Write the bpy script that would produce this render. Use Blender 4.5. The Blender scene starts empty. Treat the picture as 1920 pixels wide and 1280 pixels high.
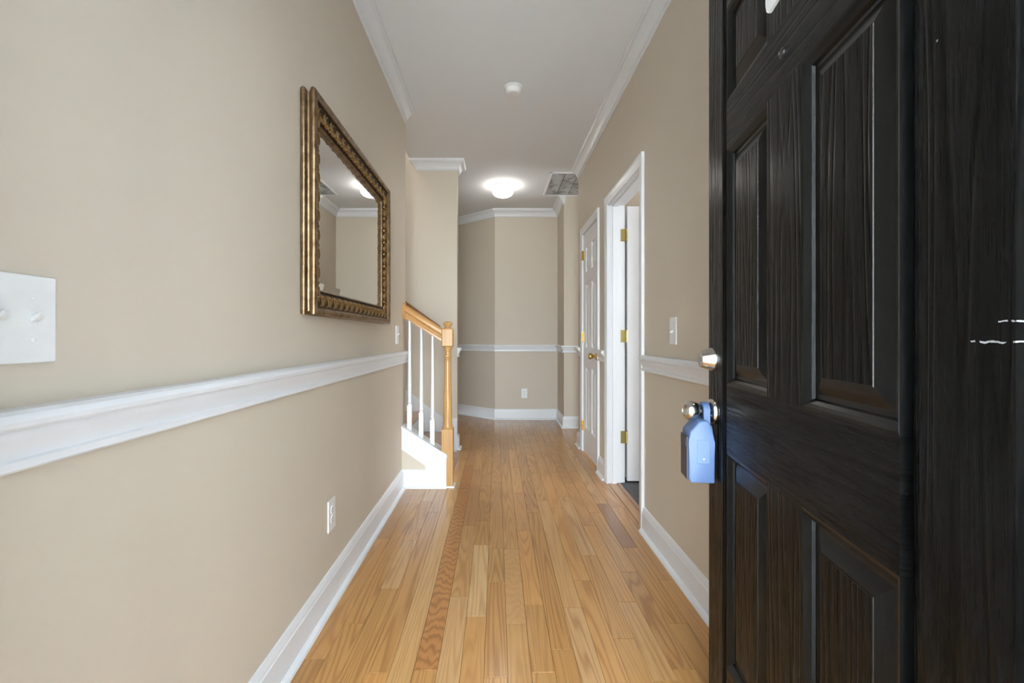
import bpy, bmesh, math, random
from mathutils import Vector, Matrix
random.seed(7)
R = math.radians
scene = bpy.context.scene
C = scene.collection

# ------------------------------------------------------------------ camera, world, lights, exposure
cam_d = bpy.data.cameras.new('camera')
cam = bpy.data.objects.new('camera', cam_d); C.objects.link(cam)
cam.location = (0, 0, 1.07); cam.rotation_euler = (R(90), 0, 0)
cam_d.sensor_width = 36.0; cam_d.lens = 853 / 1920 * 36
cam_d.shift_x = 29 / 1920; cam_d.shift_y = -8 / 1920
cam_d.clip_start = 0.02
scene.camera = cam

W = bpy.data.worlds.new('World'); scene.world = W; W.use_nodes = True
W.node_tree.nodes['Background'].inputs['Color'].default_value = (0.79, 0.915, 1.0, 1)
W.node_tree.nodes['Background'].inputs['Strength'].default_value = 24.0

sun_l = bpy.data.lights.new('sun', 'SUN'); sun_l.energy = 260; sun_l.angle = R(1); sun_l.color = (1, .985, .96)
sun = bpy.data.objects.new('sun', sun_l); C.objects.link(sun); sun.location = (-5, -4, 6); sun.rotation_euler = (0, R(-40), 0)
def portal(loc, rot, sx, sy):
    l = bpy.data.lights.new('added_porch_portal', 'AREA'); l.shape = 'RECTANGLE'; l.size = sx; l.size_y = sy; l.cycles.is_portal = True
    o = bpy.data.objects.new('added_porch_portal', l); C.objects.link(o); o.location = loc; o.rotation_euler = rot
portal((0, -2.28, 1.25), (R(90), 0, 0), 1.28, 2.5)  # sampling portal at the mouth of the added porch
def area(name, loc, rot, sx, sy, power, col=(1, 1, 1)):
    l = bpy.data.lights.new(name, 'AREA'); l.shape = 'RECTANGLE'; l.size = sx; l.size_y = sy
    l.energy = power; l.color = col
    o = bpy.data.objects.new(name, l); C.objects.link(o); o.location = loc; o.rotation_euler = rot
    return o
area('side_hall_daylight', (2.9, 4.95, 1.5), (0, R(90), 0), 1.9, 0.7, 12, (.88, .95, 1))
area('bedroom_daylight', (3.3, 2.2, 1.5), (0, R(90), 0), 1.4, 1.4, 30, (1, 1, 1))
area('stairwell_daylight', (-2.4, 3.8, 5.0), (0, 0, 0), 1.6, 0.8, 55, (.88, .95, 1))

vs = scene.view_settings
vs.view_transform = 'Standard'; vs.look = 'None'; vs.gamma = 1.0; vs.exposure = 0.58; vs.use_curve_mapping = False

# ------------------------------------------------------------------ layout constants (metres)
XL, XR = -0.672, 0.815
CEIL = 2.73
YF = 0.34                # inner face of entry wall
YLE = 3.352              # end of left wall
YST = 4.285              # stair back wall
YST2 = 4.41
XST = -0.372             # end of stair back wall
YRE = 4.53               # end of right wall
YB = 5.93                # far wall
XB0, XB1 = -0.021, 0.795
YB2 = 5.37               # short facing wall
D2A, D2B = 2.575, 3.32   # room doorway
D3A, D3B = 3.665, 4.29   # closet
DTOP = 2.03

# ------------------------------------------------------------------ materials
def new_mat(name):
    m = bpy.data.materials.new(name); m.use_nodes = True
    nt = m.node_tree
    return m, nt, nt.nodes['Principled BSDF']

def N(nt, t, **kw):
    n = nt.nodes.new(t)
    for k, v in kw.items(): setattr(n, k, v)
    return n

def L(nt, a, b): nt.links.new(a, b)

def mth(nt, op, a, b=None, c=None):
    n = N(nt, 'ShaderNodeMath', operation=op)
    for i, v in enumerate((a, b, c)):
        if v is None: continue
        if isinstance(v, (int, float)): n.inputs[i].default_value = v
        else: L(nt, v, n.inputs[i])
    return n.outputs[0]

def bump(nt, p, height, strength, dist):
    b = N(nt, 'ShaderNodeBump'); b.inputs['Strength'].default_value = strength; b.inputs['Distance'].default_value = dist
    L(nt, height, b.inputs['Height']); L(nt, b.outputs[0], p.inputs['Normal'])

def noise(nt, vec, scale, detail=2, rough=.5):
    n = N(nt, 'ShaderNodeTexNoise'); n.inputs['Scale'].default_value = scale
    n.inputs['Detail'].default_value = detail; n.inputs['Roughness'].default_value = rough
    if vec is not None: L(nt, vec, n.inputs['Vector'])
    return n.outputs['Fac']

def mixc(nt, fac, a, b):
    n = N(nt, 'ShaderNodeMix', data_type='RGBA')
    if isinstance(fac, (int, float)): n.inputs[0].default_value = fac
    else: L(nt, fac, n.inputs[0])
    for i, v in ((6, a), (7, b)):
        if isinstance(v, tuple): n.inputs[i].default_value = v if len(v) == 4 else (*v, 1)
        else: L(nt, v, n.inputs[i])
    return n.outputs[2]

def sc_vec(nt, vec, s):
    m = N(nt, 'ShaderNodeMapping'); L(nt, vec, m.inputs[0]); m.inputs['Scale'].default_value = s
    return m.outputs[0]

def paint(name, col, rough, var=.03, bscale=350, bstr=.05):
    m, nt, p = new_mat(name)
    pos = N(nt, 'ShaderNodeNewGeometry').outputs['Position']
    v = noise(nt, pos, 2.2, 4)
    d = tuple(c * (1 - var) for c in col); u = tuple(min(1, c * (1 + var)) for c in col)
    L(nt, mixc(nt, v, d, u), p.inputs['Base Color'])
    p.inputs['Roughness'].default_value = rough
    bump(nt, p, noise(nt, pos, bscale, 2), bstr, .001)
    return m

def plain(name, col, rough, metal=0, **kw):
    m, nt, p = new_mat(name)
    tc = N(nt, 'ShaderNodeTexCoord').outputs['Object']
    v = noise(nt, tc, 40, 3)
    L(nt, mixc(nt, v, tuple(c * .95 for c in col), tuple(min(1, c * 1.05) for c in col)), p.inputs['Base Color'])
    p.inputs['Roughness'].default_value = rough; p.inputs['Metallic'].default_value = metal
    return m

M = {}
M['wall'] = paint('beige_wall_paint', (.625, .55, .45), .62)
M['ceil'] = paint('ceiling_paint', (.79, .80, .815), .8, .01, 200, .08)
M['trim'] = paint('white_trim_paint', (.80, .81, .83), .32, .01, 60, .02)
M['white'] = plain('white_plastic', (.82, .82, .81), .3)
M['shade'] = plain('slot_dark_plastic', (.05, .05, .05), .5)
M['chrome'] = plain('brushed_nickel', (.62, .60, .56), .22, 1)
M['brass'] = plain('polished_brass', (.72, .50, .16), .25, 1)
M['brass_old'] = plain('aged_brass', (.50, .40, .17), .38, 1)
M['blue'] = plain('blue_vinyl', (.08, .137, .27), .5)
M['blue_lt'] = plain('pale_blue_label', (.115, .185, .34), .5)
M['navy'] = plain('dark_navy_plastic', (.022, .024, .045), .35)
M['under'] = plain('subfloor', (.06, .035, .018), .9)
M['concrete'] = paint('porch_concrete', (.50, .49, .47), .9, .08, 80, .3)
M['steel'] = plain('dark_steel', (.10, .10, .10), .35, 1)

def oak_floor():
    m, nt, p = new_mat('oak_plank')
    g = N(nt, 'ShaderNodeNewGeometry').outputs['Position']
    oi = N(nt, 'ShaderNodeObjectInfo')
    sep = N(nt, 'ShaderNodeSeparateXYZ'); L(nt, g, sep.inputs[0])
    al = oi.outputs['Alpha']
    sx = mth(nt, 'MULTIPLY_ADD', al, -3.0, 11)
    sy = mth(nt, 'MULTIPLY_ADD', al, 1.5, .42)
    cmb = N(nt, 'ShaderNodeCombineXYZ')
    L(nt, mth(nt, 'MULTIPLY', sep.outputs[0], sx), cmb.inputs[0])
    L(nt, mth(nt, 'MULTIPLY', sep.outputs[1], sy), cmb.inputs[1])
    L(nt, mth(nt, 'MULTIPLY', oi.outputs['Random'], 200), cmb.inputs[2])
    n1 = noise(nt, cmb.outputs[0], 1.0, 1.2, .45)
    s = mth(nt, 'SINE', mth(nt, 'MULTIPLY', n1, 105))
    cr = N(nt, 'ShaderNodeCombineXYZ')
    L(nt, mth(nt, 'MULTIPLY', sep.outputs[0], 22), cr.inputs[0]); L(nt, mth(nt, 'MULTIPLY', sep.outputs[1], 5), cr.inputs[1]); L(nt, mth(nt, 'MULTIPLY', oi.outputs['Random'], 70), cr.inputs[2])
    ph = mth(nt, 'ADD', mth(nt, 'MULTIPLY', sep.outputs[1], 118), mth(nt, 'MULTIPLY', noise(nt, cr.outputs[0], 1, 2), 22))
    rip = mth(nt, 'SINE', ph)
    isr = mth(nt, 'GREATER_THAN', al, .55)
    s = mth(nt, 'ADD', mth(nt, 'MULTIPLY', s, mth(nt, 'SUBTRACT', 1, isr)), mth(nt, 'MULTIPLY', rip, isr))
    s = mth(nt, 'MULTIPLY_ADD', s, .5, .5)
    s = mth(nt, 'POWER', s, 2.2)
    # fibres
    cm2 = N(nt, 'ShaderNodeCombineXYZ')
    L(nt, mth(nt, 'MULTIPLY', sep.outputs[0], 420), cm2.inputs[0])
    L(nt, mth(nt, 'MULTIPLY', sep.outputs[1], 9), cm2.inputs[1])
    L(nt, mth(nt, 'MULTIPLY', oi.outputs['Random'], 90), cm2.inputs[2])
    fib = noise(nt, cm2.outputs[0], 1.0, 3, .6)
    fibs = N(nt, 'ShaderNodeMapRange'); L(nt, fib, fibs.inputs[0])
    fibs.inputs[1].default_value = .35; fibs.inputs[2].default_value = .68
    blot = noise(nt, sc_vec(nt, g, (3, 1.2, 1)), 2.0, 3)
    col = oi.outputs['Color']
    dark = mixc(nt, 1.0, col, col)
    mul = N(nt, 'ShaderNodeMix', data_type='RGBA', blend_type='MULTIPLY'); mul.inputs[0].default_value = 1
    L(nt, col, mul.inputs[6]); mul.inputs[7].default_value = (.66, .55, .42, 1)
    gs = mth(nt, 'MULTIPLY', mth(nt, 'MULTIPLY', s, mth(nt, 'MULTIPLY_ADD', mth(nt, 'FRACT', mth(nt, 'MULTIPLY', oi.outputs['Random'], 37)), .7, .45)), mth(nt, 'ADD', mth(nt, 'MULTIPLY', mth(nt, 'SUBTRACT', 1, isr), .78), mth(nt, 'MULTIPLY', isr, mth(nt, 'MULTIPLY_ADD', al, 2.8, -1.4))))
    c1 = mixc(nt, gs, col, mul.outputs[2])
    mul2 = N(nt, 'ShaderNodeMix', data_type='RGBA', blend_type='MULTIPLY'); mul2.inputs[0].default_value = 1
    L(nt, c1, mul2.inputs[6]); mul2.inputs[7].default_value = (.78, .72, .64, 1)
    c2 = mixc(nt, mth(nt, 'MULTIPLY', fibs.outputs[0], .65), c1, mul2.outputs[2])
    mul3 = N(nt, 'ShaderNodeMix', data_type='RGBA', blend_type='MULTIPLY'); mul3.inputs[0].default_value = 1
    L(nt, c2, mul3.inputs[6]); mul3.inputs[7].default_value = (.84, .78, .72, 1)
    c3 = mixc(nt, mth(nt, 'MULTIPLY', blot, .8), c2, mul3.outputs[2])
    L(nt, c3, p.inputs['Base Color'])
    p.inputs['Roughness'].default_value = .30
    p.inputs['Coat Weight'].default_value = .35; p.inputs['Coat Roughness'].default_value = .16
    bump(nt, p, mth(nt, 'ADD', mth(nt, 'MULTIPLY', fib, .5), s), .04, .0006)
    return m
M['plank'] = oak_floor()

def wood_local(name, base, dark, axis='z', rough=.3, k=60, sc=(14, 14, .9), amt=.5):
    m, nt, p = new_mat(name)
    tc = N(nt, 'ShaderNodeTexCoord').outputs['Object']
    n1 = noise(nt, sc_vec(nt, tc, sc), 1.0, 2, .5)
    s = mth(nt, 'MULTIPLY_ADD', mth(nt, 'SINE', mth(nt, 'MULTIPLY', n1, k)), .5, .5)
    fs = {'z': (300, 300, 6), 'x': (6, 300, 300), 'y': (300, 6, 300)}[axis]
    fib = noise(nt, sc_vec(nt, tc, fs), 1.0, 2, .5)
    f = mth(nt, 'MULTIPLY', mth(nt, 'ADD', mth(nt, 'MULTIPLY', s, .6), mth(nt, 'MULTIPLY', fib, .6)), amt)
    L(nt, mixc(nt, f, base, dark), p.inputs['Base Color'])
    p.inputs['Roughness'].default_value = rough
    p.inputs['Coat Weight'].default_value = .3; p.inputs['Coat Roughness'].default_value = .12
    return m
M['newel'] = wood_local('oak_newel', (.55, .31, .11), (.32, .15, .038), 'z')
M['rail'] = wood_local('oak_handrail', (.56, .30, .10), (.32, .14, .035), 'x', sc=(1, 14, 14))
M['tread'] = wood_local('oak_tread', (.40, .20, .075), (.22, .10, .035), 'y', sc=(14, 1, 14))
M['wallrail'] = wood_local('dark_oak_handrail', (.26, .11, .035), (.15, .05, .015), 'x', sc=(1, 14, 14))

def black_wood(name, axis, chips=True):
    m, nt, p = new_mat(name)
    tc = N(nt, 'ShaderNodeTexCoord').outputs['Object']
    sc = (16, 1, .9) if axis == 'z' else (.9, 1, 16)
    oi = N(nt, 'ShaderNodeObjectInfo').outputs['Random']
    off = N(nt, 'ShaderNodeCombineXYZ'); L(nt, mth(nt, 'MULTIPLY', oi, 50), off.inputs[1])
    ad = N(nt, 'ShaderNodeVectorMath', operation='ADD'); L(nt, sc_vec(nt, tc, sc), ad.inputs[0]); L(nt, off.outputs[0], ad.inputs[1])
    n1 = noise(nt, ad.outputs[0], 1.0, 1.5, .5)
    s = mth(nt, 'MULTIPLY_ADD', mth(nt, 'SINE', mth(nt, 'MULTIPLY', n1, 66)), .5, .5)
    s = mth(nt, 'POWER', s, 3.0)
    fs = (260, 1, 7) if axis == 'z' else (7, 1, 260)
    fib = noise(nt, sc_vec(nt, tc, fs), 1.0, 3, .6)
    h = mth(nt, 'ADD', mth(nt, 'MULTIPLY', s, -1.4), mth(nt, 'MULTIPLY', fib, .45))
    bump(nt, p, h, .5, .0007)
    col = mixc(nt, s, (.0042, .0041, .0040), (.0022, .0022, .0022))
    # tiny paint chips
    vo = N(nt, 'ShaderNodeTexVoronoi'); vo.inputs['Scale'].default_value = 55; L(nt, tc, vo.inputs['Vector'])
    sepc = N(nt, 'ShaderNodeSeparateColor'); L(nt, vo.outputs['Color'], sepc.inputs[0])
    rare = mth(nt, 'GREATER_THAN', sepc.outputs[0], .95)
    small = mth(nt, 'LESS_THAN', vo.outputs['Distance'], mth(nt, 'MULTIPLY', sepc.outputs[1], .09))
    chip = mth(nt, 'MULTIPLY', rare, small)
    if chips:
        sp = N(nt, 'ShaderNodeSeparateXYZ'); L(nt, tc, sp.inputs[0])
        wob = mth(nt, 'MULTIPLY', mth(nt, 'SUBTRACT', noise(nt, tc, 60, 3), .5), .008)
        for z0, x0, wd in ((1.066, .838, .0008), (1.084, .868, .0006)):
            dz = mth(nt, 'ABSOLUTE', mth(nt, 'SUBTRACT', mth(nt, 'ADD', sp.outputs[2], wob), z0))
            k = mth(nt, 'MULTIPLY', mth(nt, 'LESS_THAN', dz, wd), mth(nt, 'GREATER_THAN', sp.outputs[0], x0))
            k = mth(nt, 'MULTIPLY', k, mth(nt, 'GREATER_THAN', noise(nt, tc, 120, 2), .45))
            chip = mth(nt, 'MAXIMUM', chip, k)
    L(nt, mixc(nt, chip, col, (.30, .30, .30)), p.inputs['Base Color'])
    rg = mth(nt, 'MULTIPLY_ADD', fib, .16, .20)
    L(nt, rg, p.inputs['Roughness'])
    p.inputs['Specular IOR Level'].default_value = .065
    return m
M['bk_v'] = black_wood('black_door_upright_grain', 'z')
M['bk_s'] = plain('black_gloss_moulding', (.004, .004, .004), .25)
M['bk_s'].node_tree.nodes['Principled BSDF'].inputs['Specular IOR Level'].default_value = .2
M['bk_h'] = black_wood('black_door_cross_grain', 'x', False)

def bronze(name, base, dark, rough, sc=30):
    m, nt, p = new_mat(name)
    tc = N(nt, 'ShaderNodeTexCoord').outputs['Object']
    n1 = noise(nt, tc, sc, 5, .65)
    mr = N(nt, 'ShaderNodeMapRange'); L(nt, n1, mr.inputs[0]); mr.inputs[1].default_value = .35; mr.inputs[2].default_value = .65
    L(nt, mixc(nt, mr.outputs[0], dark, base), p.inputs['Base Color'])
    p.inputs['Metallic'].default_value = .85; p.inputs['Roughness'].default_value = rough
    bump(nt, p, n1, .15, .002)
    return m
M['gold'] = bronze('antique_gold_leaf', (.30, .205, .115), (.13, .08, .038), .40)
M['gold_dark'] = bronze('dark_bronze_ground', (.09, .05, .02), (.035, .02, .008), .5)
M['gold_hi'] = bronze('carved_gold', (.40, .26, .115), (.20, .12, .045), .36, 80)
mm, nt_, p_ = new_mat('mirror_glass')
p_.inputs['Base Color'].default_value = (.88, .89, .88, 1); p_.inputs['Metallic'].default_value = 1; p_.inputs['Roughness'].default_value = 0.01
M['mirror'] = mm

mm, nt_, p_ = new_mat('lit_opal_glass')
p_.inputs['Base Color'].default_value = (.9, .88, .84, 1)
p_.inputs['Emission Color'].default_value = (1, .965, .91, 1); p_.inputs['Emission Strength'].default_value = 11
M['lamp'] = mm

def carpet_mat():
    m, nt, p = new_mat('grey_carpet')
    pos = N(nt, 'ShaderNodeNewGeometry').outputs['Position']
    n = noise(nt, pos, 180, 4, .7)
    mr = N(nt, 'ShaderNodeMapRange'); L(nt, n, mr.inputs[0]); mr.inputs[1].default_value = .35; mr.inputs[2].default_value = .65
    L(nt, mixc(nt, mr.outputs[0], (.05, .055, .062), (.20, .205, .215)), p.inputs['Base Color'])
    p.inputs['Roughness'].default_value = 1
    bump(nt, p, n, 1, .01)
    return m
M['carpet'] = carpet_mat()

# ------------------------------------------------------------------ helpers
def link_mesh(name, me, mat, parent=None, smooth=False):
    o = bpy.data.objects.new(name, me); C.objects.link(o)
    if mat is not None: me.materials.append(M[mat])
    if smooth:
        for f in me.polygons: f.use_smooth = True
    if parent is not None: o.parent = parent
    return o

def obj(name, bm, mat, parent=None, smooth=False):
    bmesh.ops.recalc_face_normals(bm, faces=bm.faces)
    me = bpy.data.meshes.new(name); bm.to_mesh(me); bm.free()
    return link_mesh(name, me, mat, parent, smooth)

def tag(o, label, cat=None, group=None, kind=None):
    o['label'] = label
    if cat: o['category'] = cat
    if group: o['group'] = group
    if kind: o['kind'] = kind
    return o

def empty(name, loc=(0, 0, 0), rz=0):
    o = bpy.data.objects.new(name, None); C.objects.link(o)
    o.location = loc; o.rotation_euler = (0, 0, rz); o.empty_display_size = .1
    return o

def box(bm, x0, x1, y0, y1, z0, z1, bev=0):
    vs_ = [bm.verts.new(p) for p in ((x0, y0, z0), (x1, y0, z0), (x1, y1, z0), (x0, y1, z0), (x0, y0, z1), (x1, y0, z1), (x1, y1, z1), (x0, y1, z1))]
    fs = [bm.faces.new([vs_[i] for i in q]) for q in ((0, 3, 2, 1), (4, 5, 6, 7), (0, 1, 5, 4), (1, 2, 6, 5), (2, 3, 7, 6), (3, 0, 4, 7))]
    if bev:
        es = list({e for f in fs for e in f.edges})
        bmesh.ops.bevel(bm, geom=es, offset=bev, segments=2, affect='EDGES', profile=.5)

def boxes(name, lst, mat, parent=None, bev=0):
    bm = bmesh.new()
    for b in lst: box(bm, *b, bev=bev)
    return obj(name, bm, mat, parent)

def sweep(bm, path, prof, closed=False, cap=True):
    """prof: (d, z) polygon, d measured from the path towards its left side."""
    n = len(path); P = [Vector((x, y)) for x, y in path]
    dirs = [(P[i + 1] - P[i]).normalized() for i in range(n - 1)]
    rings = []
    for i in range(n):
        ds = []
        if i > 0: ds.append(dirs[i - 1])
        if i < n - 1: ds.append(dirs[i])
        ns = [Vector((-d.y, d.x)) for d in ds]
        if len(ns) == 1: m = ns[0]
        else: m = (ns[0] + ns[1]) / (1 + ns[0].dot(ns[1]))
        rings.append([bm.verts.new((P[i].x + m.x * d, P[i].y + m.y * d, z)) for d, z in prof])
    k = len(prof)
    for a, b in zip(rings, rings[1:]):
        for j in range(k):
            bm.faces.new((a[j], a[(j + 1) % k], b[(j + 1) % k], b[j]))
    if cap:
        bm.faces.new(rings[0]); bm.faces.new(rings[-1][::-1])

def lathe(bm, prof, seg=24, axis='z', c=(0, 0, 0)):
    """prof: (r, h) along axis"""
    rings = []
    for r, hh in prof:
        ring = []
        for i in range(seg):
            a = 2 * math.pi * i / seg; u, v = r * math.cos(a), r * math.sin(a)
            p = {'z': (u, v, hh), 'y': (u, hh, v), 'x': (hh, u, v)}[axis]
            ring.append(bm.verts.new((p[0] + c[0], p[1] + c[1], p[2] + c[2])))
        rings.append(ring)
    for a, b in zip(rings, rings[1:]):
        for i in range(seg):
            bm.faces.new((a[i], a[(i + 1) % seg], b[(i + 1) % seg], b[i]))
    bm.faces.new(rings[0][::-1]); bm.faces.new(rings[-1])

def prism(bm, pts, axis, a, b):
    """polygon pts in the plane normal to axis, extruded from a to b. axis 'y': pts (x,z); 'x': (y,z); 'z': (x,y)"""
    f = {'y': lambda p, t: (p[0], t, p[1]), 'x': lambda p, t: (t, p[0], p[1]), 'z': lambda p, t: (p[0], p[1], t)}[axis]
    A = [bm.verts.new(f(p, a)) for p in pts]; B = [bm.verts.new(f(p, b)) for p in pts]
    n = len(pts)
    for i in range(n): bm.faces.new((A[i], A[(i + 1) % n], B[(i + 1) % n], B[i]))
    bm.faces.new(A[::-1]); bm.faces.new(B)

def auto_smooth(o, ang=35):
    me = o.data
    me.set_sharp_from_angle(angle=R(ang)) if hasattr(me, 'set_sharp_from_angle') else None
    return o

def sm(o, ang=35):
    for f in o.data.polygons: f.use_smooth = True
    return auto_smooth(o, ang)

def struct(o, label):
    return tag(o, label, None, None, 'structure')

# ------------------------------------------------------------------ setting: walls, ceiling
TH = .12
o = boxes('wall_left', [(XL - TH, XL, .2, YLE, 0, CEIL + .02)], 'wall'); struct(o, 'long beige left wall carrying the framed mirror')
o = boxes('wall_right', [
    (XR, XR + TH, .2, D2A - .02, 0, CEIL + .02), (XR, XR + TH, D2A - .02, D2B + .02, DTOP + .02, CEIL + .02),
    (XR, XR + TH, D2B + .02, D3A - .02, 0, CEIL + .02), (XR, XR + TH, D3A - .02, D3B + .02, DTOP + .02, CEIL + .02),
    (XR, XR + TH, D3B + .02, YRE, 0, CEIL + .02)], 'wall'); struct(o, 'beige right wall with the two white doorways')
# entry wall behind the camera, doorway open to the added porch
EX0, EX1 = -.465, .475
o = boxes('wall_front', [(XL - TH, EX0, .2, YF, 0, CEIL + .02), (EX1, XR + TH, .2, YF, 0, CEIL + .02), (EX0, EX1, .2, YF, 2.06, CEIL + .02)], 'wall')
struct(o, 'beige entry wall around the front doorway, behind the viewer')
o = boxes('trim_1', [(EX0 - .0, EX0 + .02, .19, YF + .01, 0, 2.06), (EX1 - .02, EX1, .19, YF + .01, 0, 2.06), (EX0 + .02, EX1 - .02, .19, YF + .01, 2.04, 2.06)], 'trim')
struct(o, 'white jambs of the front doorway')
o = boxes('wall_stair', [(-4.3, XST, YST, YST2, 0, CEIL), (-4.3, -.81, YST, YST2, CEIL, 5.2)], 'wall')
struct(o, 'beige wall end behind the staircase')
o = boxes('wall_stair_end', [(-4.4, -4.3, YLE - TH, YST2, 0, 5.2)], 'wall'); struct(o, 'beige wall at the head of the stairs')
o = boxes('wall_stair_upper', [(-.83, -.81, YLE, YST, CEIL + .1, 5.2)], 'wall'); struct(o, 'beige upper wall above the stairwell opening')
o = boxes('wall_stair_near', [(-4.3, XL - TH, YLE - TH, YLE, 0, 5.2), (XL - TH, -.70, YLE - TH, YLE, CEIL + .03, 5.2)], 'wall')
struct(o, 'beige walls enclosing the stairwell')
bm = bmesh.new()
poly = [(XB0, YB), (XB1, YB), (XB1, YB2), (3.0, YB2), (3.0, 6.1), (.95, 6.1), (-.021, 6.1), (-1.35, 7.24), (-1.35, 7.07)]
prism(bm, poly, 'z', 0, CEIL + .02)
o = obj('wall_back', bm, 'wall'); struct(o, 'beige far wall with angled left section and jog at right')
o = boxes('wall_passage', [(-1.35, -1.25, YST2, 7.2, 0, CEIL + .02)], 'wall'); struct(o, 'beige side wall of the passage behind the stairs')
o = boxes('wall_side_hall', [(XR + TH, 3.0, YRE - .1, YRE, 0, CEIL + .02), (3.0, 3.1, YRE - .1, 5.5, 0, CEIL + .02)], 'wall'); struct(o, 'beige side hall walls beyond the closet')
o = boxes('wall_bedroom', [(XR + TH, 3.5, 3.46, 3.56, 0, CEIL + .02)], 'wall'); struct(o, 'beige wall above and behind the open white door')
o = boxes('wall_bedroom_side', [(3.5, 3.6, .2, 3.56, 0, CEIL + .02)], 'wall'); struct(o, 'beige outer wall of the carpeted room')
o = boxes('wall_bedroom_near', [(XR + TH, 3.5, .2, .34, 0, CEIL + .02)], 'wall'); struct(o, 'beige near wall of the carpeted room')
# porch added out of view, screens sideways and high sky to even the light
o = boxes('wall_sky_baffle_left', [(-.8, -.64, -2.3, .2, -.02, 2.7)], 'trim'); struct(o, 'white side wall of an added porch that narrows the daylight')
o = boxes('wall_sky_baffle_right', [(.64, .8, -2.3, .2, -.02, 2.7)], 'trim'); struct(o, 'white side wall of an added porch that narrows the daylight, right')
o = boxes('ceiling_sky_baffle', [(-.8, .8, -2.3, .2, 2.5, 2.7)], 'ceil'); struct(o, 'white roof of an added porch that blocks the high sky')
bm = bmesh.new()
box(bm, -.81, 3.6, .2, 6.1, CEIL, CEIL + .1); box(bm, -4.3, -.81, .2, YLE - TH, CEIL, CEIL + .1); box(bm, -1.4, -.81, YST2 - .06, 7.3, CEIL, CEIL + .1); box(bm, -.81, .1, 6.1, 7.3, CEIL, CEIL + .1)
box(bm, -4.3, -.7, YLE - TH, YST2, 5.2, 5.3)
o = obj('ceiling', bm, 'ceil'); struct(o, 'plain white ceiling over the hallway')

# ------------------------------------------------------------------ floor: oak planks
fl = boxes('floor', [(XL - .1, 3.2, .2, 7.3, -.06, -.0155), (-1.4, XL - .1, YST2 - .1, 7.3, -.06, -.0155)], 'under'); struct(fl, 'honey oak strip floor running down the hallway')
o = boxes('ground', [(-8, 8, -10, .2, -.08, -.02)], 'concrete'); struct(o, 'concrete porch outside the front door')

PW = .0757; XO = .036
def yy(py): return 912.7 / (py - 632)
ROWS = {   # row index -> joints (metres from viewer), colour hints
    0: [1028, 1090, 905], -1: [1155, 1021, 976, 941, 911, 888], -2: [1118, 985, 880], -3: [1256, 872], -4: [1340, 902], -5: [1261, 960], -6: [1103, 1013, 991, 940],
    -7: [1168, 944], -8: [1235, 1010], -9: [1180, 1000],
    1: [1029, 868], 2: [994.6, 924, 876], 3: [1217, 961, 902], 4: [1139, 938, 886], 5: [1088, 952, 890], 6: [1197, 1041, 930], 7: [1128, 985, 905], 8: [1254, 1072, 960], 9: [1168, 1026, 944, 850], 10: [1087, 950]}
HONEY = (.575, .31, .105)
def jit(c, k=.1):
    a = 1 + random.uniform(-k, k) * .9; b = random.uniform(-.06, .06)
    return (c[0] * a, c[1] * a * (1 + b * .5), c[2] * a * (1 + b))
SPECIAL = {(-1, 1100): (.70, .46, .225, .05), (-3, 1000): (.50, .235, .075, .95), (1, 1100): (.58, .325, .125, .66), (9, 985): (.37, .185, .085, .1), (8, 1100): (.50, .27, .115, .2),
           (2, 960): (.54, .285, .105, .0), (0, 1060): (.53, .30, .10, .1), (-4, 1000): (.62, .37, .15, 0), (7, 1160): (.61, .36, .15, 0), (4, 1000): (.61, .355, .145, 0), (-1, 960): (.48, .265, .095, .3), (-2, 1000): (.56, .315, .12, .5), (8, 1200): (.52, .285, .11, .4)}
def plank(x0, x1, y0, y1, col, al):
    bm = bmesh.new(); g = .0004; c = .0008
    x0 += g; x1 -= g; y0 += g; y1 -= g
    lo = [bm.verts.new(p) for p in ((x0, y0, -.0155), (x1, y0, -.0155), (x1, y1, -.0155), (x0, y1, -.0155))]
    mi = [bm.verts.new(p) for p in ((x0, y0, -c), (x1, y0, -c), (x1, y1, -c), (x0, y1, -c))]
    hi = [bm.verts.new(p) for p in ((x0 + c, y0 + c, 0), (x1 - c, y0 + c, 0), (x1 - c, y1 - c, 0), (x0 + c, y1 - c, 0))]
    for A, B in ((lo, mi), (mi, hi)):
        for i in range(4): bm.faces.new((A[i], A[(i + 1) % 4], B[(i + 1) % 4], B[i]))
    bm.faces.new(hi); bm.faces.new(lo[::-1])
    o = obj('plank', bm, 'plank', fl); o.color = (*col, al)
    return o
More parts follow.
